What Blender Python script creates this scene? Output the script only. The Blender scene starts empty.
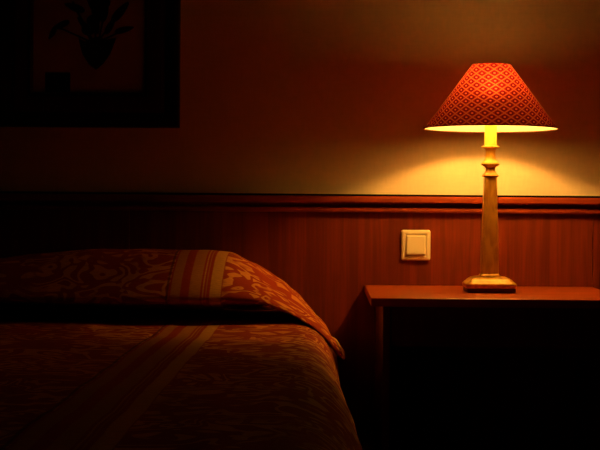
import bpy, bmesh, math, random
from mathutils import Vector, noise
random.seed(4)
sc = bpy.context.scene
C = sc.collection

# ---------------------------------------------------------------- camera, world, exposure
EYE = Vector((0.0, -3.90, 0.817))
cam_d = bpy.data.cameras.new('camera')
cam_d.sensor_width = 36.0
cam_d.lens = 84.24
cam_d.clip_start = 0.05
cam = bpy.data.objects.new('camera', cam_d)
C.objects.link(cam)
from mathutils import Matrix
cam.matrix_world = (Matrix.Translation(EYE)
                    @ Matrix.Rotation(math.radians(0.985), 4, 'Z')
                    @ Matrix.Rotation(math.radians(90 - 0.772), 4, 'X')
                    @ Matrix.Rotation(math.radians(0.45), 4, 'Z'))
sc.camera = cam
w = bpy.data.worlds.new('night')
sc.world = w
w.use_nodes = True
w.node_tree.nodes['Background'].inputs[0].default_value = (0.02, 0.006, 0.002, 1)
w.node_tree.nodes['Background'].inputs[1].default_value = 0.02
sc.view_settings.view_transform = 'Standard'
sc.view_settings.look = 'None'
sc.view_settings.exposure = 0.0
sc.view_settings.gamma = 1.0
sc.view_settings.use_curve_mapping = False
BULB_STRENGTH = 1300.0
BULB_COLOR = (1.0, 0.462, 0.074)

# ---------------------------------------------------------------- helpers
def link_mesh(name, bm, mats, parent=None, smooth=False, loc=None):
    me = bpy.data.meshes.new(name)
    bmesh.ops.recalc_face_normals(bm, faces=bm.faces) if not getattr(bm, 'keep', False) else None
    bm.to_mesh(me)
    bm.free()
    if not isinstance(mats, (list, tuple)):
        mats = [mats]
    for m in mats:
        me.materials.append(m)
    if smooth:
        for p in me.polygons:
            p.use_smooth = True
    o = bpy.data.objects.new(name, me)
    C.objects.link(o)
    if parent:
        o.parent = parent
    if loc:
        o.location = loc
    return o

def bx(bm, x0, x1, y0, y1, z0, z1, bevel=0.0, seg=2, mi=0):
    r = bmesh.ops.create_cube(bm, size=1.0)
    vs = r['verts']
    for v in vs:
        v.co = Vector(((x0 + x1) / 2 + v.co.x * (x1 - x0), (y0 + y1) / 2 + v.co.y * (y1 - y0),
                       (z0 + z1) / 2 + v.co.z * (z1 - z0)))
    fs = list({f for v in vs for f in v.link_faces})
    for f in fs:
        f.material_index = mi
    if bevel > 0:
        es = list({e for v in vs for e in v.link_edges})
        bmesh.ops.bevel(bm, geom=es, offset=bevel, segments=seg, profile=0.5, affect='EDGES')

def lathe(bm, prof, n=48, cx=0, cy=0, closed=True):
    rings = []
    for r, z in prof:
        rings.append([bm.verts.new((cx + r * math.cos(2 * math.pi * k / n), cy + r * math.sin(2 * math.pi * k / n), z)) for k in range(n)])
    for a, b in zip(rings, rings[1:]):
        for k in range(n):
            bm.faces.new((a[k], a[(k + 1) % n], b[(k + 1) % n], b[k]))
    if closed:
        bm.faces.new(list(reversed(rings[0])))
        bm.faces.new(rings[-1])

def tube(bm, pts, r, n=8, closed=False, caps=True):
    pts = [Vector(p) for p in pts]
    N = len(pts)
    rings = []
    prev = None
    for i, p in enumerate(pts):
        if closed:
            t = (pts[(i + 1) % N] - pts[i - 1]).normalized()
        else:
            t = (pts[min(i + 1, N - 1)] - pts[max(i - 1, 0)]).normalized()
        up = Vector((0, 0, 1)) if abs(t.z) < 0.9 else Vector((0, 1, 0))
        if prev is not None:
            up = prev
        a = t.cross(up).normalized()
        b = a.cross(t).normalized()
        prev = b
        rings.append([bm.verts.new(p + r * (math.cos(2 * math.pi * k / n) * a + math.sin(2 * math.pi * k / n) * b)) for k in range(n)])
    rng = range(N if closed else N - 1)
    for i in rng:
        A, B = rings[i], rings[(i + 1) % N]
        for k in range(n):
            bm.faces.new((A[k], A[(k + 1) % n], B[(k + 1) % n], B[k]))
    if not closed and caps:
        bm.faces.new(list(reversed(rings[0])))
        bm.faces.new(rings[-1])

def prism_x(bm, poly, x0, x1):
    """poly = (y,z) outline extruded along x"""
    a = [bm.verts.new((x0, y, z)) for y, z in poly]
    b = [bm.verts.new((x1, y, z)) for y, z in poly]
    n = len(poly)
    for k in range(n):
        bm.faces.new((a[k], a[(k + 1) % n], b[(k + 1) % n], b[k]))
    bm.faces.new(list(reversed(a)))
    bm.faces.new(b)

def empty(name, loc, label, cat, group=None):
    o = bpy.data.objects.new(name, None)
    o.empty_display_size = 0.1
    C.objects.link(o)
    o.location = loc
    o['label'] = label
    o['category'] = cat
    if group:
        o['group'] = group
    return o

def struct(name, bm, m, **k):
    o = link_mesh(name, bm, m, **k)
    o['kind'] = 'structure'
    return o

# ---------------------------------------------------------------- materials
def mat(name, color=(.8, .8, .8), rough=0.5, metal=0.0, spec=0.5, coat=0.0):
    m = bpy.data.materials.new(name)
    m.use_nodes = True
    b = m.node_tree.nodes['Principled BSDF']
    b.inputs['Base Color'].default_value = (*color, 1)
    b.inputs['Roughness'].default_value = rough
    b.inputs['Metallic'].default_value = metal
    b.inputs['Specular IOR Level'].default_value = spec
    b.inputs['Coat Weight'].default_value = coat
    return m

class NT:
    def __init__(s, m):
        s.t = m.node_tree
        s.b = s.t.nodes.get('Principled BSDF')
    def n(s, typ, **kw):
        nd = s.t.nodes.new(typ)
        for k, v in kw.items():
            setattr(nd, k, v)
        return nd
    def l(s, a, b):
        s.t.links.new(a, b)
    def val(s, sock, v):
        if hasattr(v, 'is_linked') or hasattr(v, 'links'):
            s.l(v, sock)
        else:
            sock.default_value = v
    def m(s, op, a, b=0.0, c=0.0):
        nd = s.n('ShaderNodeMath', operation=op)
        s.val(nd.inputs[0], a); s.val(nd.inputs[1], b); s.val(nd.inputs[2], c)
        return nd.outputs[0]
    def mix(s, f, a, b):
        nd = s.n('ShaderNodeMix', data_type='RGBA')
        s.val(nd.inputs[0], f)
        s.val(nd.inputs[6], a if not isinstance(a, tuple) else (*a, 1))
        s.val(nd.inputs[7], b if not isinstance(b, tuple) else (*b, 1))
        return nd.outputs[2]
    def ss(s, v, lo, hi, a=0.0, b=1.0):
        nd = s.n('ShaderNodeMapRange', interpolation_type='SMOOTHSTEP')
        s.val(nd.inputs[0], v)
        nd.inputs[1].default_value = lo; nd.inputs[2].default_value = hi
        nd.inputs[3].default_value = a; nd.inputs[4].default_value = b
        return nd.outputs[0]
    def coord(s, which='Object'):
        return s.n('ShaderNodeTexCoord').outputs[which]
    def mapping(s, v, scale=(1, 1, 1), loc=(0, 0, 0), rot=(0, 0, 0)):
        nd = s.n('ShaderNodeMapping')
        s.l(v, nd.inputs[0])
        nd.inputs[1].default_value = loc
        nd.inputs[2].default_value = rot
        nd.inputs[3].default_value = scale
        return nd.outputs[0]
    def noise(s, v, scale=5, detail=3, dist=0.0, rough=0.5):
        nd = s.n('ShaderNodeTexNoise')
        s.l(v, nd.inputs['Vector'])
        nd.inputs['Scale'].default_value = scale
        nd.inputs['Detail'].default_value = detail
        nd.inputs['Distortion'].default_value = dist
        nd.inputs['Roughness'].default_value = rough
        return nd.outputs['Fac']
    def bump(s, h, strength=0.3, dist=0.001):
        nd = s.n('ShaderNodeBump')
        nd.inputs['Strength'].default_value = strength
        nd.inputs['Distance'].default_value = dist
        s.l(h, nd.inputs['Height'])
        return nd.outputs[0]

def wood(name, dark, light, axis='z', rough=0.38, spec=0.4, coat=0.0):
    m = mat(name, light, rough, spec=spec, coat=coat)
    t = NT(m)
    sc_ = {'z': (28, 28, 1.3), 'x': (1.3, 28, 28), 'y': (28, 1.3, 28)}[axis]
    sc2 = {'z': (160, 160, 5), 'x': (5, 160, 160), 'y': (160, 5, 160)}[axis]
    co = t.coord()
    a = t.noise(t.mapping(co, sc_), 1.0, 4, 1.2)
    f = t.noise(t.mapping(co, sc2), 1.0, 3)
    k = t.m('ADD', t.m('MULTIPLY', a, 0.75), t.m('MULTIPLY', f, 0.25))
    k = t.ss(k, 0.30, 0.72)
    t.l(t.mix(k, dark, light), t.b.inputs['Base Color'])
    t.l(t.bump(f, 0.12, 0.0006), t.b.inputs['Normal'])
    return m

def wall_paper():
    m = mat('cream_wallcovering', (.8, .67, .46), 0.85, spec=0.15)
    t = NT(m)
    co = t.coord()
    a = t.noise(co, 1.4, 3)
    g = t.noise(t.mapping(co, (140, 140, 30)), 1.0, 2)
    g2 = t.noise(t.mapping(co, (30, 30, 140)), 1.0, 2)
    h = t.m('ADD', g, g2)
    c = t.mix(t.ss(a, .3, .7), (.79, .615, .45), (.87, .69, .52))
    c = t.mix(t.ss(h, .8, 1.2, 0, .22), c, (.64, .53, .39))
    t.l(c, t.b.inputs['Base Color'])
    t.l(t.bump(h, 0.25, 0.001), t.b.inputs['Normal'])
    return m

M_WALL = wall_paper()
M_PANEL = wood('cherry_wood_panel', (.105, .0135, .002), (.205, .028, .0045), 'z', 0.42, 0.3)
M_RAIL = wood('cherry_wood_rail', (.19, .025, .004), (.30, .044, .006), 'x', 0.4, 0.3)
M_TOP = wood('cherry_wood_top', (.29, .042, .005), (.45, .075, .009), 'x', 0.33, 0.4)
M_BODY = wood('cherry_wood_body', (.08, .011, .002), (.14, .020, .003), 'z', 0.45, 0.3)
M_DARKWOOD = wood('dark_stained_wood', (.010, .004, .003), (.03, .009, .005), 'x', 0.4, 0.3)
M_GAP_SHADE = mat('shadow_gap_black', (.006, .003, .002), 0.8, spec=.1)
M_FLOOR = wood('dark_carpet', (.02, .008, .005), (.035, .012, .008), 'y', 0.95, 0.05)
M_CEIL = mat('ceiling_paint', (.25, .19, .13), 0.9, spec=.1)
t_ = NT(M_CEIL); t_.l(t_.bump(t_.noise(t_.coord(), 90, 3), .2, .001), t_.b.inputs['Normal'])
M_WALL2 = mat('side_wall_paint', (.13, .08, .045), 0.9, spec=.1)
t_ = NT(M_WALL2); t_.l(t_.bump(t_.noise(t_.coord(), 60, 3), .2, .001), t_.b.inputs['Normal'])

def shade_mat():
    m = bpy.data.materials.new('patterned_shade_fabric')
    m.use_nodes = True
    t = NT(m)
    t.t.nodes.remove(t.b)
    out = t.t.nodes['Material Output']
    uv = t.n('ShaderNodeUVMap'); uv.uv_map = 'uv'
    sep = t.n('ShaderNodeSeparateXYZ'); t.l(uv.outputs[0], sep.inputs[0])
    p = t.m('DIVIDE', sep.outputs[0], 0.0320)
    q = t.m('DIVIDE', sep.outputs[1], 0.0262)
    a = t.m('ADD', p, q)
    b = t.m('SUBTRACT', p, q)
    fa = t.m('ABSOLUTE', t.m('SUBTRACT', t.m('FRACT', a), 0.5))   # 0.5 on lines, 0 at cell centre
    fb = t.m('ABSOLUTE', t.m('SUBTRACT', t.m('FRACT', b), 0.5))
    line = t.m('MAXIMUM', fa, fb)
    line = t.ss(line, 0.39, 0.46)
    d = t.m('SQRT', t.m('ADD', t.m('MULTIPLY', fa, fa), t.m('MULTIPLY', fb, fb)))
    dot = t.m('SUBTRACT', 1.0, t.ss(d, 0.09, 0.16))
    ring = t.m('MULTIPLY', t.ss(d, 0.17, 0.23), t.m('SUBTRACT', 1.0, t.ss(d, 0.30, 0.36)))
    pale = (.47, .100, .036)
    red = (.25, .013, .016)
    deep = (.11, .006, .008)
    pink = (.62, .115, .080)
    c = t.mix(ring, red, deep)
    c = t.mix(dot, c, pink)
    c = t.mix(line, c, pale)
    wv = t.noise(t.mapping(t.coord('Object'), (400, 400, 400)), 1, 2)
    c = t.mix(t.ss(wv, .3, .7, 0, .2), c, deep)
    lin = t.n('ShaderNodeRGB'); lin.outputs[0].default_value = (.76, .74, .68, 1)
    geo = t.n('ShaderNodeNewGeometry')
    inner = geo.outputs['Backfacing']
    dcol = t.mix(inner, c, lin.outputs[0])
    df = t.n('ShaderNodeBsdfDiffuse'); t.l(dcol, df.inputs['Color'])
    tr = t.n('ShaderNodeBsdfTranslucent'); t.l(c, tr.inputs['Color'])
    rf = t.n('ShaderNodeBsdfRefraction'); rf.inputs['Roughness'].default_value = 1.0; rf.inputs['IOR'].default_value = 1.5
    t.l(c, rf.inputs['Color'])
    mt = t.n('ShaderNodeMixShader'); mt.inputs[0].default_value = .15
    t.l(tr.outputs[0], mt.inputs[1]); t.l(rf.outputs[0], mt.inputs[2])
    mx = t.n('ShaderNodeMixShader'); mx.inputs[0].default_value = SHADE_TRANS
    t.l(df.outputs[0], mx.inputs[1]); t.l(mt.outputs[0], mx.inputs[2])
    t.l(mx.outputs[0], out.inputs[0])
    return m
SHADE_TRANS = 0.092
M_SHADE = shade_mat()
M_TRIM = mat('dark_red_shade_trim', (.10, .012, .012), 0.8, spec=.1)
M_WIRE = mat('white_wire', (.7, .66, .55), 0.4, metal=.3)

def gold():
    m = mat('antique_gold_lacquer', (.50, .32, .12), 0.30, metal=0.15, spec=.5)
    t = NT(m)
    co = t.coord()
    n = t.noise(t.mapping(co, (60, 60, 18)), 1, 4, .6)
    c = t.mix(t.ss(n, .32, .68), (.62, .28, .034), (.86, .48, .066))
    t.l(c, t.b.inputs['Base Color'])
    return m
M_GOLD = gold()
M_CANDLE = mat('ivory_candle_sleeve', (.90, .80, .16), 0.45)
M_SWITCH = mat('cream_plastic', (.80, .70, .50), 0.35)
M_FIL = bpy.data.materials.new('glowing_filament'); M_FIL.use_nodes = True
t_ = NT(M_FIL); t_.t.nodes.remove(t_.b)
e_ = t_.n('ShaderNodeEmission'); e_.inputs[0].default_value = (*BULB_COLOR, 1); e_.inputs[1].default_value = BULB_STRENGTH
t_.l(e_.outputs[0], t_.t.nodes['Material Output'].inputs[0])

def clear_glass(name):
    m = bpy.data.materials.new(name); m.use_nodes = True
    t = NT(m); t.t.nodes.remove(t.b)
    tr = t.n('ShaderNodeBsdfTransparent'); gl = t.n('ShaderNodeBsdfGlossy'); gl.inputs['Roughness'].default_value = .02
    lw = t.n('ShaderNodeLayerWeight'); lw.inputs[0].default_value = .5
    fr = t.m('ADD', .03, t.m('MULTIPLY', .8, t.m('POWER', lw.outputs['Facing'], 5.0)))
    mx = t.n('ShaderNodeMixShader'); t.l(fr, mx.inputs[0]); t.l(tr.outputs[0], mx.inputs[1]); t.l(gl.outputs[0], mx.inputs[2])
    t.l(mx.outputs[0], t.t.nodes['Material Output'].inputs[0])
    return m
glass = clear_glass('picture_glass')
M_BULB = clear_glass('clear_bulb_glass')

def spread_mat(name, off=0.0):
    """woven damask with lengthwise gold stripes; uv in metres (u across the bed)"""
    m = mat(name, (.3, .05, .02), 0.8, spec=.08)
    t = NT(m)
    uv = t.n('ShaderNodeUVMap'); uv.uv_map = 'uv'
    uvv = uv.outputs[0]
    sep = t.n('ShaderNodeSeparateXYZ'); t.l(uvv, sep.inputs[0])
    u = sep.outputs[0]
    # scrolling leaves
    n1 = t.noise(uvv, 9.5, 1.4, 1.1)
    sn = t.m('SINE', t.m('MULTIPLY', n1, 40.0))
    scroll = t.ss(sn, 0.05, 0.45)
    n2 = t.noise(t.mapping(uvv, (1, 1, 1), (3.1, 1.7, 0)), 5.5, 2, .6)
    region = t.ss(n2, .43, .50)
    vor = t.n('ShaderNodeTexVoronoi', feature='DISTANCE_TO_EDGE')
    t.l(uvv, vor.inputs['Vector']); vor.inputs['Scale'].default_value = 17
    leaf = t.ss(vor.outputs[0], .10, .16)
    motif = t.m('MAXIMUM', t.m('MULTIPLY', scroll, region), t.m('MULTIPLY', leaf, t.m('MULTIPLY', t.m('SUBTRACT', 1.0, region), t.ss(n1, .48, .53))))
    ground = (.42, .045, .012)
    gold_ = (.95, .43, .10)
    c = t.mix(t.m('MULTIPLY', motif, .72), ground, gold_)
    # stripes
    def band(a, b, e=0.0015):
        return t.m('MULTIPLY', t.ss(u, a + off - e, a + off + e), t.m('SUBTRACT', 1.0, t.ss(u, b + off - e, b + off + e)))
    c = t.mix(band(-.372, -.245), c, (.46, .046, .013))
    c = t.mix(t.m('MULTIPLY', band(-.380, -.374), .7), c, (.08, .012, .006))
    for a, b, col in ((-.368, -.345, (.56, .22, .05)), (-.324, -.297, (.58, .23, .05)),
                      (-.292, -.289, (.7, .32, .08)), (-.284, -.282, (.6, .22, .05)), (-.274, -.247, (.76, .37, .09))):
        c = t.mix(band(a, b), c, col)
    # cross-ribs woven into the cloth
    rib = t.noise(t.mapping(uvv, (60, 420, 1)), 1, 2)
    c = t.mix(t.ss(rib, .35, .7, 0, .35), c, (.20, .022, .008))
    t.l(c, t.b.inputs['Base Color'])
    hh = t.m('ADD', t.m('MULTIPLY', motif, .6), rib)
    t.l(t.bump(hh, .35, .0015), t.b.inputs['Normal'])
    return m
M_SPREAD = spread_mat('damask_bedspread')
M_ROLL = spread_mat('damask_pillow_fold', 0.0)
M_HEM = mat('pale_gold_hem', (.85, .50, .20), .7, spec=.2)
M_TICK = mat('mattress_ticking', (.35, .30, .25), .9, spec=.1)

# ---------------------------------------------------------------- room
XL, XR, YB, ZC = -2.75, 1.9, -4.6, 2.5
bm = bmesh.new(); bx(bm, XL, XR, 0, .12, 0, ZC); struct('wall_back', bm, M_WALL)
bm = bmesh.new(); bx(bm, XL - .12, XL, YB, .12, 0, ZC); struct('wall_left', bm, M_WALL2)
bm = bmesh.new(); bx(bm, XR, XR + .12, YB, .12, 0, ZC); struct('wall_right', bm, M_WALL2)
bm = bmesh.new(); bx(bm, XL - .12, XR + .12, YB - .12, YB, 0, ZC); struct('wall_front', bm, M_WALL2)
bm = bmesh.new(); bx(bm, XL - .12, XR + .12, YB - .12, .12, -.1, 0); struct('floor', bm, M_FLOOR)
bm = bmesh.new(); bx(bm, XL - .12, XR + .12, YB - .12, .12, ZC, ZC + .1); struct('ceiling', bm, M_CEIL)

# wood wainscot: sheets with a fine groove between them
PY = -.012
joints = [XL, -1.98, -1.26, -.54, .742, 1.36, XR]
k = 0
for a, b in zip(joints, joints[1:]):
    k += 1
    bm = bmesh.new()
    bx(bm, a + .0006, b - .0006, PY, -.0002, .08, .803, .001, 1)
    struct('trim_%d' % k, bm, M_PANEL)
# chair rail with two mouldings and a deep recess between
bm = bmesh.new()
poly = [(-.0002, .8455), (-.0415, .8455), (-.0435, .8435), (-.0440, .838), (-.0435, .830), (-.0415, .8275),
        (-.014, .8265), (-.014, .8160), (-.0265, .8150), (-.0285, .8135), (-.0290, .806), (-.0272, .8022), (-.0132, .8010), (-.0002, .8010)]
prism_x(bm, poly, XL, XR)
struct('trim_%d' % (k + 1), bm, M_RAIL)
bm = bmesh.new()  # thin bead on top of the rail, coloured near-black as a painted shadow gap
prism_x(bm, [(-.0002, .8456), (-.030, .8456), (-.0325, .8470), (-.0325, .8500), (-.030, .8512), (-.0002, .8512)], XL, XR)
struct('trim_%d' % (k + 2), bm, M_GAP_SHADE)
bm = bmesh.new()
prism_x(bm, [(-.0002, 0), (-.022, 0), (-.022, .066), (-.018, .076), (-.0002, .0799)], XL, XR)
struct('baseboard_back', bm, M_RAIL)

# ---------------------------------------------------------------- picture on the wall
pic = empty('picture_frame', (-.6555, -.03, 1.031), 'dark wooden picture frame with a flower print hanging above the bed', 'picture')
def frame_ring(bm, x0, x1, z0, z1, prof, mi=0):
    """prof: list of (inset, y) swept round the rectangle, mitred"""
    rings = []
    for ins, y in prof:
        rings.append([bm.verts.new(c) for c in ((x0 + ins, y, z0 + ins), (x1 - ins, y, z0 + ins), (x1 - ins, y, z1 - ins), (x0 + ins, y, z1 - ins))])
    n = len(rings)
    for i in range(n):
        A, B = rings[i], rings[(i + 1) % n]
        for k_ in range(4):
            f = bm.faces.new((A[k_], A[(k_ + 1) % 4], B[(k_ + 1) % 4], B[k_])); f.material_index = mi
HW, HT = .2525, .69
bm = bmesh.new()
frame_ring(bm, -HW, HW, 0, HT, [(0, .0295), (0, .006), (.004, -.002), (.014, -.004), (.026, .002), (.036, .004), (.040, .010), (.040, .0295)])
link_mesh('outer_moulding', bm, M_DARKWOOD, pic)
bm = bmesh.new()
frame_ring(bm, -HW + .040, HW - .040, .040, HT - .040, [(0.0, .0295), (0, .008), (.010, .004), (.030, .007), (.044, .010), (.044, .0295)])
link_mesh('middle_moulding', bm, wood('mahogany_frame', (.05, .012, .005), (.09, .02, .008), 'z', .4, .3), pic)
bm = bmesh.new()
frame_ring(bm, -HW + .084, HW - .084, .084, HT - .084, [(0.0, .0295), (0, .009), (.006, .006), (.013, .012), (.013, .0295)])
link_mesh('inner_moulding', bm, M_DARKWOOD, pic)
# the print: one flat sheet with the motif laid on it
bm = bmesh.new()
bx(bm, -HW + .09, HW - .09, .022, .0240, .09, HT - .09, mi=0)
def flat_poly(pts, mi, y=.0214):
    vs = [bm.verts.new((x, y, z)) for x, z in pts]
    f = bm.faces.new(vs); f.material_index = mi
    r = bmesh.ops.extrude_face_region(bm, geom=[f])
    for v in [g for g in r['geom'] if isinstance(g, bmesh.types.BMVert)]:
        v.co.y += .0008
        v.co.x *= 1.0
def P(px, py):   # reading of the print's own layout, in metres on the sheet
    return ((px - 325) / 360 + .6555, (200 - py) / 360 + .83 - 1.031)
flat_poly([P(*p) for p in ((78, 38), (84, 42), (96, 37), (106, 40), (116, 38), (110, 54), (103, 64), (96, 70), (89, 65), (82, 54))], 1)
for (xa, ya, xb, yb) in ((95, 42, 96, -20), (93, 42, 76, 10), (97, 42, 120, 14), (90, 42, 58, 28), (99, 42, 124, 30), (91, 42, 72, 2), (98, 42, 106, 4)):
    dx_, dy_ = yb - ya, xa - xb
    q_ = .9 / math.hypot(dx_, dy_)
    flat_poly([P(xa + dx_ * q_, ya + dy_ * q_), P(xb + dx_ * q_, yb + dy_ * q_), P(xb - dx_ * q_, yb - dy_ * q_), P(xa - dx_ * q_, ya - dy_ * q_)], 1, .0216)
for q_ in range(5):
    pts = [P(88 + 5 * q_ % 17 + 7 * math.cos(2 * math.pi * a_ / 12), 30 - 9 * q_ + 6 * math.sin(2 * math.pi * a_ / 12)) for a_ in range(12)]
    flat_poly(pts, 1, .0217 - .00015 * q_)
flat_poly([P(*p) for p in ((45, 73), (70, 73), (70, 96), (45, 96))], 2)
flat_poly([P(*p) for p in ((30.2 + 3, 94), (146, 94), (146, 97), (33.2, 97))], 2, .0212)
for (cx, cy, a, L, W) in ((60, 26, 205, 20, 6), (74, 8, 160, 22, 7), (92, 4, 120, 24, 8), (104, 10, 80, 26, 8), (120, 12, 50, 26, 8), (124, 30, 15, 20, 6),
                          (52, 34, 240, 14, 5), (84, 26, 130, 22, 6), (110, 26, 60, 20, 6), (96, 20, 95, 30, 5), (100, -8, 85, 22, 9), (76, -14, 130, 22, 9), (122, -12, 50, 22, 9),
                          (96, -30, 95, 22, 9)):
    ar = math.radians(a)
    pts = []
    for q in range(14):
        th = 2 * math.pi * q / 14
        ex, ey = L / 2 * math.cos(th), W / 2 * math.sin(th) * (1 - .35 * math.cos(th))
        pts.append(P(cx + ex * math.cos(ar) + ey * math.sin(ar), cy - ex * math.sin(ar) + ey * math.cos(ar)))
    flat_poly(pts, 1, .0210 - .0002 * ((cx * 7) % 5))
paper = mat('print_paper', (.46, .30, .20), .8, spec=.1)
t_ = NT(paper); t_.l(t_.mix(t_.ss(t_.noise(t_.coord(), 9, 3), .35, .65), (.66, .40, .28), (.74, .46, .32)), t_.b.inputs['Base Color'])
link_mesh('flower_print', bm, [paper, mat('print_dark_green', (.030, .022, .012), .8, spec=.1), mat('print_dark_blue', (.018, .016, .022), .8, spec=.1)], pic)
bm = bmesh.new(); bx(bm, -HW + .0975, HW - .0975, .0165, .0185, .0975, HT - .0975)
link_mesh('glass_pane', bm, glass, pic)

# ---------------------------------------------------------------- nightstand
NX0, NX1, ND, NZ = .113, .742, .567, .60
ns = empty('nightstand', ((NX0 + NX1) / 2, -ND / 2, 0), 'cherry wood nightstand beside the bed, carrying the lit table lamp', 'nightstand')
ox, oy = -(NX0 + NX1) / 2, ND / 2
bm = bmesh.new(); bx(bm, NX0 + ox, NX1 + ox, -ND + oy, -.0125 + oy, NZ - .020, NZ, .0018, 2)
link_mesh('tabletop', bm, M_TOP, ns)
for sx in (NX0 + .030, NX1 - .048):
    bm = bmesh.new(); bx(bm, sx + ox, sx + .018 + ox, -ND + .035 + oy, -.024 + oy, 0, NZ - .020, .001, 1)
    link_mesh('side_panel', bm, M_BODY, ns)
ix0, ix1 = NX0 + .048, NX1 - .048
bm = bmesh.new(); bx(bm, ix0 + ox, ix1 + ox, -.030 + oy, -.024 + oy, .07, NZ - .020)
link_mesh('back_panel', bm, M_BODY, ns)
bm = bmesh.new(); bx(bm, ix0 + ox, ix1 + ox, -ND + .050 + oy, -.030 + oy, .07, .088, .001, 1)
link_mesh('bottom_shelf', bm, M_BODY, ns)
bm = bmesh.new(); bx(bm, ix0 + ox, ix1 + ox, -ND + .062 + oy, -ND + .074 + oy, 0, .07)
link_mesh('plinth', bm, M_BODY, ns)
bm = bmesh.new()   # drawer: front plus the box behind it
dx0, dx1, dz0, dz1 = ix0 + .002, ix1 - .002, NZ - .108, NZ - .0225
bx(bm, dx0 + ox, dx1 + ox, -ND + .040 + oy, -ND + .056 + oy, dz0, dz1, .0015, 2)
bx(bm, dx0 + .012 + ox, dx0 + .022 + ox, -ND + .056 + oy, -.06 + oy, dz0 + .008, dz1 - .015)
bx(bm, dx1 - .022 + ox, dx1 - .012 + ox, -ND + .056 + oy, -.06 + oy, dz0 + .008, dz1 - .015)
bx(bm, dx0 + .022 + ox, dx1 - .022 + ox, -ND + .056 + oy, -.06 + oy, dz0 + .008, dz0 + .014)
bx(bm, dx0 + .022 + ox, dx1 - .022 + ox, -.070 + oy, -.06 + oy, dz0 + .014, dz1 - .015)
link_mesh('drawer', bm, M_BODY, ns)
bm = bmesh.new(); bx(bm, ix0 + ox, ix1 + ox, -ND + .056 + oy, -.030 + oy, NZ - .120, NZ - .110)
link_mesh('drawer_runner_shelf', bm, M_BODY, ns)

# ---------------------------------------------------------------- light switch
sw = empty('light_switch', (.2536, -.0125, .7117), 'cream square rocker light switch on the wood panel left of the lamp', 'light switch')
def rounded_plate(bm, hw, hh, rc, prof, n=6):
    """prof: (inset, y); rounded rectangle sections stacked towards the room"""
    rings = []
    for ins, y in prof:
        r = max(rc - ins, .0008)
        ring = []
        for cx, cz, a0 in ((hw - rc, hh - rc, 0), (-hw + rc, hh - rc, 90), (-hw + rc, -hh + rc, 180), (hw - rc, -hh + rc, 270)):
            ex = 0 if ins <= rc else (ins - rc + .0008)
            cx2 = cx - math.copysign(max(0, ins - rc + .0008) if ins > rc - .0008 else 0, cx)
            cz2 = cz - math.copysign(max(0, ins - rc + .0008) if ins > rc - .0008 else 0, cz)
            for q in range(n + 1):
                a = math.radians(a0 + 90 * q / n)
                ring.append(bm.verts.new((cx2 + r * math.cos(a), y, cz2 + r * math.sin(a))))
        rings.append(ring)
    m_ = len(rings[0])
    for A, B in zip(rings, rings[1:]):
        for q in range(m_):
            bm.faces.new((A[q], A[(q + 1) % m_], B[(q + 1) % m_], B[q]))
    bm.faces.new(rings[0]); bm.faces.new(list(reversed(rings[-1])))
bm = bmesh.new()
rounded_plate(bm, .0405, .0420, .006, [(0, 0), (0, -.005), (.0012, -.0078), (.004, -.0100), (.0085, -.0108), (.0110, -.0104), (.0125, -.0080), (.0135, -.0080)])
link_mesh('cover_plate', bm, M_SWITCH, sw, smooth=False)
bm = bmesh.new()
rounded_plate(bm, .0262, .0262, .002, [(0, -.0078), (0, -.0125), (.0008, -.0145), (.003, -.0155)])
for v in bm.verts:      # a rocker pressed in at its top edge
    if v.co.y < -.010:
        v.co.y -= -.0022 * (v.co.z / .026)
link_mesh('rocker', bm, M_SWITCH, sw)

# ---------------------------------------------------------------- table lamp
LX, LY = .4262, -.280
FIL_Z = .5235
lamp = empty('table_lamp', (LX, LY, NZ), 'lit table lamp with gold stem and red lattice patterned shade on the nightstand', 'lamp')
def sq_ring(bm, hw, z, ch, n=3):
    pts = []
    for cx, cy, a0 in ((1, 1, 0), (-1, 1, 90), (-1, -1, 180), (1, -1, 270)):
        for q in range(n + 1):
            a = math.radians(a0 + 90 * q / n)
            pts.append(bm.verts.new((cx * (hw - ch) + ch * math.cos(a), cy * (hw - ch) + ch * math.sin(a), z)))
    return pts
def sq_loft(bm, prof, n=3):
    rings = [sq_ring(bm, hw, z, ch, n) for hw, z, ch in prof]
    m_ = len(rings[0])
    for A, B in zip(rings, rings[1:]):
        for q in range(m_):
            bm.faces.new((A[q], A[(q + 1) % m_], B[(q + 1) % m_], B[q]))
    bm.faces.new(list(reversed(rings[0]))); bm.faces.new(rings[-1])
bm = bmesh.new()
sq_loft(bm, [(.0600, 0, .012), (.0615, .0015, .014), (.0620, .008, .014), (.0612, .0112, .014)], 5)
link_mesh('foot_plate', bm, mat('dark_red_lacquer', (.10, .020, .008), .4), lamp, smooth=True)
bm = bmesh.new()
sq_loft(bm, [(.0605, .0113, .014), (.0630, .0122, .015), (.0638, .0150, .015), (.0640, .0175, .015),
             (.0650, .0205, .015), (.0620, .0245, .014), (.0590, .0270, .013), (.0575, .0275, .013), (.0565, .0290, .013), (.0520, .0335, .012),
             (.0450, .0375, .010), (.0360, .0395, .008), (.0300, .0402, .006)], 5)
o = link_mesh('base', bm, M_GOLD, lamp, smooth=True)
bm = bmesh.new()
sq_loft(bm, [(.0245, .0400, .004), (.0245, .0440, .004), (.0225, .0465, .004), (.0222, .0480, .004), (.0208, .120, .0038), (.0184, .210, .0035), (.0155, .2949, .003)], 2)
link_mesh('column', bm, M_GOLD, lamp)
bm = bmesh.new()
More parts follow.
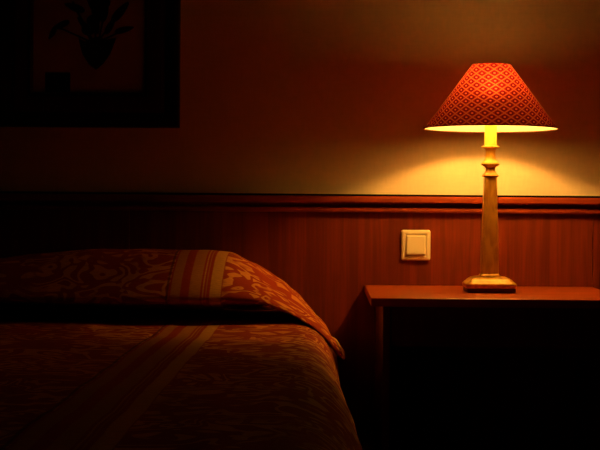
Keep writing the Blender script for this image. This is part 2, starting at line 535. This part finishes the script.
lathe(bm, [(.0155, .2950), (.0185, .2956), (.0213, .2966), (.0217, .2985), (.0205, .3006), (.0165, .3050), (.0132, .3095), (.0122, .3140), (.0124, .3185), (.0150, .3218),
           (.0205, .3246), (.0234, .3268), (.0237, .3290), (.0222, .3318), (.0185, .3355), (.0152, .3405), (.0133, .3470), (.0126, .3550), (.0128, .3620), (.0140, .3665), (.0175, .3690),
           (.0228, .3702), (.0236, .3718), (.0234, .3738), (.0200, .3756), (.0165, .3760)], 40)
link_mesh('turned_neck', bm, M_GOLD, lamp, smooth=True)
bm = bmesh.new(); lathe(bm, [(.0155, .3761), (.0158, .3770), (.0158, .4480), (.0150, .4495), (.0120, .4500)], 32)
link_mesh('candle_sleeve', bm, M_CANDLE, lamp, smooth=False)
bm = bmesh.new(); lathe(bm, [(.0110, .4500), (.0135, .4540), (.0135, .4680), (.0110, .4710)], 24)
link_mesh('bulb_socket', bm, M_WIRE, lamp)
bm = bmesh.new()
lathe(bm, [(.0110, .4712), (.0130, .4780), (.0190, .4900), (.0250, .5010), (.0290, .5140), (.0300, .5300), (.0285, .5440), (.0230, .5560), (.0130, .5620), (.004, .5632)], 28)
bulb = link_mesh('bulb', bm, M_BULB, lamp, smooth=True)
bm = bmesh.new(); bmesh.ops.create_uvsphere(bm, u_segments=16, v_segments=10, radius=.0105)
for v in bm.verts: v.co = Vector((v.co.x, v.co.y, v.co.z * 2.1 + FIL_Z))
link_mesh('filament', bm, M_FIL, bulb, smooth=True)
bm = bmesh.new()
for sx in (-1, 1): tube(bm, [(sx * .003, 0, .4712), (sx * .007, 0, FIL_Z)], .0004, 6)
link_mesh('filament_support', bm, M_WIRE, bulb)
# shade (single cloth cone, cream lining on the inside)
RB, RT, ZB, ZT = .1705, .0485, .4190, .5850
bm = bmesh.new()
uvl = bm.loops.layers.uv.new('uv')
n, mrows = 96, 14
slant = math.hypot(RB - RT, ZT - ZB)
sa = (RB - RT) / slant
rows = []
for j in range(mrows + 1):
    f = j / mrows
    r = RB + (RT - RB) * f; z = ZB + (ZT - ZB) * f
    rows.append([bm.verts.new((r * math.sin(2 * math.pi * k_ / n), -r * -math.cos(2 * math.pi * k_ / n), z)) for k_ in range(n)])
def cone_uv(j, k_):
    f = j / mrows
    rho = (RB + (RT - RB) * f) / sa
    return ((2 * math.pi * k_ / n - math.pi) * rho * sa, slant * f)
for j in range(mrows):
    for k_ in range(n):
        f = bm.faces.new((rows[j][k_], rows[j][(k_ + 1) % n], rows[j + 1][(k_ + 1) % n], rows[j + 1][k_]))
        for lp, (jj, kk) in zip(f.loops, ((j, k_), (j, k_ + 1), (j + 1, k_ + 1), (j + 1, k_))):
            lp[uvl].uv = cone_uv(jj, kk)
        f.smooth = True
bm.normal_update()
f0 = bm.faces[:][0]
cc = f0.calc_center_median()
if f0.normal.x * cc.x + f0.normal.y * cc.y < 0:
    bmesh.ops.reverse_faces(bm, faces=bm.faces[:])
bm2 = bm
me = bpy.data.meshes.new('lamp_shade'); bm.to_mesh(me); bm.free(); me.materials.append(M_SHADE)
shade = bpy.data.objects.new('lamp_shade', me); C.objects.link(shade); shade.parent = lamp
def circ(r, z, n=72):
    return [(r * math.cos(2 * math.pi * q / n), r * math.sin(2 * math.pi * q / n), z) for q in range(n)]
bm = bmesh.new(); tube(bm, circ(RB + .0004, ZB + .0008), .0014, 8, True)
link_mesh('bottom_trim', bm, M_TRIM, shade, smooth=True)
bm = bmesh.new(); tube(bm, circ(RT + .0004, ZT - .0005), .0012, 8, True)
link_mesh('top_trim', bm, M_TRIM, shade, smooth=True)
bm = bmesh.new()
for q in range(3):
    a = math.radians(90 + 120 * q)
    tube(bm, [(.0165 * math.cos(a), .0165 * math.sin(a), .4475), (.036 * math.cos(a), .036 * math.sin(a), .470), (.046 * math.cos(a), .046 * math.sin(a), .53), ((RT - .001) * math.cos(a), (RT - .001) * math.sin(a), ZT - .002)], .0010, 6)
tube(bm, circ(.0165, .4475, 30), .0012, 6, True)
link_mesh('shade_carrier', bm, M_WIRE, lamp)

# ---------------------------------------------------------------- bed
BX1, BX0, BY1, BY0, BZ = .069, -1.76, -.03, -2.50, .537
bed = empty('bed', ((BX0 + BX1) / 2, (BY0 + BY1) / 2, 0), 'wide bed standing against the wood panelled wall under the patterned bedspread', 'bed')
cx_, cy_ = (BX0 + BX1) / 2, (BY0 + BY1) / 2
bm = bmesh.new(); bx(bm, BX0 + .07 - cx_, BX1 - .07 - cx_, BY0 + .09 - cy_, BY1 - .01 - cy_, .32, .480, .06, 4)
link_mesh('mattress', bm, M_TICK, bed, smooth=True)
bm = bmesh.new(); bx(bm, BX0 + .08 - cx_, BX1 - .08 - cx_, BY0 + .10 - cy_, BY1 - .01 - cy_, .12, .32, .01, 2)
link_mesh('bed_base', bm, M_BODY, bed)
for sx in (BX0 + .14, BX1 - .14):
    for sy in (BY0 + .16, BY1 - .12):
        bm = bmesh.new(); lathe(bm, [(.022, 0), (.028, .06), (.032, .12)], 20, sx - cx_, sy - cy_)
        link_mesh('leg', bm, M_DARKWOOD, bed)

# bedspread over the mattress
def edge(s, a=.130, b=.150):
    """s metres past the start of the rounding -> (outward, drop)"""
    if s <= 0:
        return s, 0.0
    L = 1.5708 * math.sqrt((a * a + b * b) / 2)
    if s < L:
        th = s / L * math.pi / 2
        return a * math.sin(th), b * (1 - math.cos(th))
    return a, b + (s - L)
SKIRT = .50
spread_loc = Vector((cx_, cy_, 0))
bm = bmesh.new()
uvl = bm.loops.layers.uv.new('uv')
flatR, flatL, flatF = BX1 - .130, BX0 + .130, BY0 + .130
us = []
x = flatL - SKIRT
while x < flatR + SKIRT:
    us.append(x)
    x += .016
us.append(flatR + SKIRT)
vs_ = []
y = BY1 - .004
while y > flatF - SKIRT:
    vs_.append(y); y -= .022
vs_.append(flatF - SKIRT)
grid = []
for v in vs_:
    row = []
    for u in us:
        oxx, dxx = (edge(u - flatR) if u > flatR else edge(flatL - u))
        X = flatR + oxx if u > flatR else (flatL - oxx if u < flatL else u)
        oyy, dyy = edge(flatF - v)
        Y = flatF - oyy if v < flatF else v
        if u <= flatR and u >= flatL: dxx = 0
        if v >= flatF: dyy = 0
        drop = dxx + dyy if (dxx < .1 or dyy < .1) else max(dxx, dyy) + .1
        drop = min(drop, .44)
        Z = .5315 - drop
        p = Vector((u, v, 0))
        wr = noise.noise(Vector((u * 3.1, v * 4.3, .3))) * .0055 + noise.noise(Vector((u * 9, v * 13, 4.))) * .0022
        if drop < .05:
            Z += wr
        else:
            k_ = min(1, (drop - .05) / .3)
            fold = .012 * k_ * math.sin(v * 21 + 1.2 * math.sin(v * 5)) if dxx > .05 else 0
            fold2 = .012 * k_ * math.sin(u * 21 + 1.2 * math.sin(u * 5)) if dyy > .05 else 0
            X += (fold + wr) * (1 if u > flatR else -1 if u < flatL else 0)
            Y -= fold2
        if u > flatR:
            q_ = max(0, min(1, (Y + 1.9) / 1.3)); q_ = q_ * q_ * (3 - 2 * q_)
            X -= .029 * q_ * min(1, (u - flatR) / .15)
        row.append((bm.verts.new(Vector((X, Y, Z)) - spread_loc), (u, v)))
    grid.append(row)
for i in range(len(vs_) - 1):
    for j in range(len(us) - 1):
        q = (grid[i][j], grid[i + 1][j], grid[i + 1][j + 1], grid[i][j + 1])
        f = bm.faces.new([a[0] for a in q])
        for lp, a in zip(f.loops, q):
            lp[uvl].uv = a[1]
        f.smooth = True
spread = link_mesh('bedspread', bm, M_SPREAD, None, loc=spread_loc)
spread['label'] = 'red and gold damask bedspread with lengthwise stripes, spread over the bed and its pillows'
spread['category'] = 'bedspread'
md = spread.modifiers.new('thickness', 'SOLIDIFY'); md.thickness = .004; md.offset = -1

# fold of the spread wrapped over the pillows
def interp(tab, x):
    if x <= tab[0][0]: return tab[0][1]
    for (a, fa), (b, fb) in zip(tab, tab[1:]):
        if x <= b:
            t = (x - a) / (b - a)
            t = t * t * (3 - 2 * t) * .35 + t * .65
            return fa + (fb - fa) * t
    return tab[-1][1]
ZTOP = [(-1.80, .50), (-1.72, .58), (-1.60, .655), (-1.4, .688), (-1.0, .683), (-.86, .674), (-.70, .690), (-.60, .698), (-.45, .700), (-.30, .702), (-.245, .697), (-.19, .671), (-.115, .622), (-.064, .588), (-.013, .550), (.020, .515), (.048, .478)]
ZBOT = [(-1.80, .47), (-1.72, .53), (-1.60, .575), (-1.4, .585), (-.18, .586), (-.14, .582), (-.083, .560), (-.035, .534), (0, .506), (.035, .468), (.048, .452)]
PROF = [(-.050, -.30), (-.036, .35), (-.060, .72), (-.12, .94), (-.205, 1.0), (-.295, .955), (-.38, .81), (-.455, .585), (-.510, .33), (-.543, .11), (-.538, -.03), (-.49, -.10), (-.44, -.16), (-.40, -.24)]
def catmull(P_, n):
    out = []
    m_ = len(P_) - 1
    for i in range(n + 1):
        s = i / n * m_
        k_ = min(int(s), m_ - 1); t = s - k_
        p0 = P_[max(k_ - 1, 0)]; p1 = P_[k_]; p2 = P_[k_ + 1]; p3 = P_[min(k_ + 2, m_)]
        out.append(tuple(.5 * (2 * p1[c] + (-p0[c] + p2[c]) * t + (2 * p0[c] - 5 * p1[c] + 4 * p2[c] - p3[c]) * t * t + (-p0[c] + 3 * p1[c] - 3 * p2[c] + p3[c]) * t ** 3) for c in (0, 1)))
    return out
prof = catmull(PROF, 64)
bm = bmesh.new()
uvl = bm.loops.layers.uv.new('uv')
xs = [-1.80 + i * .011 for i in range(169)]
arc = [0.0]
for a, b in zip(prof, prof[1:]):
    arc.append(arc[-1] + math.hypot(b[0] - a[0], (b[1] - a[1]) * .115))
pg = []
for xi, X0 in enumerate(xs):
    zt, zb = interp(ZTOP, X0), interp(ZBOT, X0)
    row = []
    for k_, (py, pz) in enumerate(prof):
        e = max(0, (X0 + .10) / .148)
        xx = X0 - .055 * e * max(0, min(1, (py + .50) / .40))       # the rear of the open end stops short of the front
        hgt = max(zt - zb, .024)
        z = zb + pz * (hgt if pz > 0 else min(hgt, .115))
        y_ = py
        wr = noise.noise(Vector((X0 * 4, py * 5, 1.7))) * .006 + noise.noise(Vector((X0 * 12, py * 9, 7.))) * .003
        wr += .0035 * math.sin(X0 * 55 + py * 20) * max(0, min(1, (X0 + .25) / .2)) * max(0, pz)
        z += wr * (1 if pz > .1 else .4)
        if py > -.2: z = z
        row.append((bm.verts.new(Vector((xx, y_, z)) - spread_loc), (X0, arc[k_])))
    pg.append(row)
for i in range(len(xs) - 1):
    for j in range(len(prof) - 1):
        q = (pg[i][j], pg[i][j + 1], pg[i + 1][j + 1], pg[i + 1][j])
        f = bm.faces.new([a[0] for a in q])
        for lp, a in zip(f.loops, q):
            lp[uvl].uv = a[1]
        f.smooth = True
endloop = [a[0].co.copy() for a in pg[-1]]
endloop2 = [a[0].co.copy() for a in pg[-3]]
roll = link_mesh('pillow_fold', bm, M_ROLL, spread)
md = roll.modifiers.new('thickness', 'SOLIDIFY'); md.thickness = .004; md.offset = -1
bm = bmesh.new(); tube(bm, [p + Vector((.001, 0, .001)) for p in endloop], 0.0038, 6)
o = link_mesh('hem', bm, M_HEM, spread, smooth=True); o['label'] = 'pale hem at the open end over the pillow'
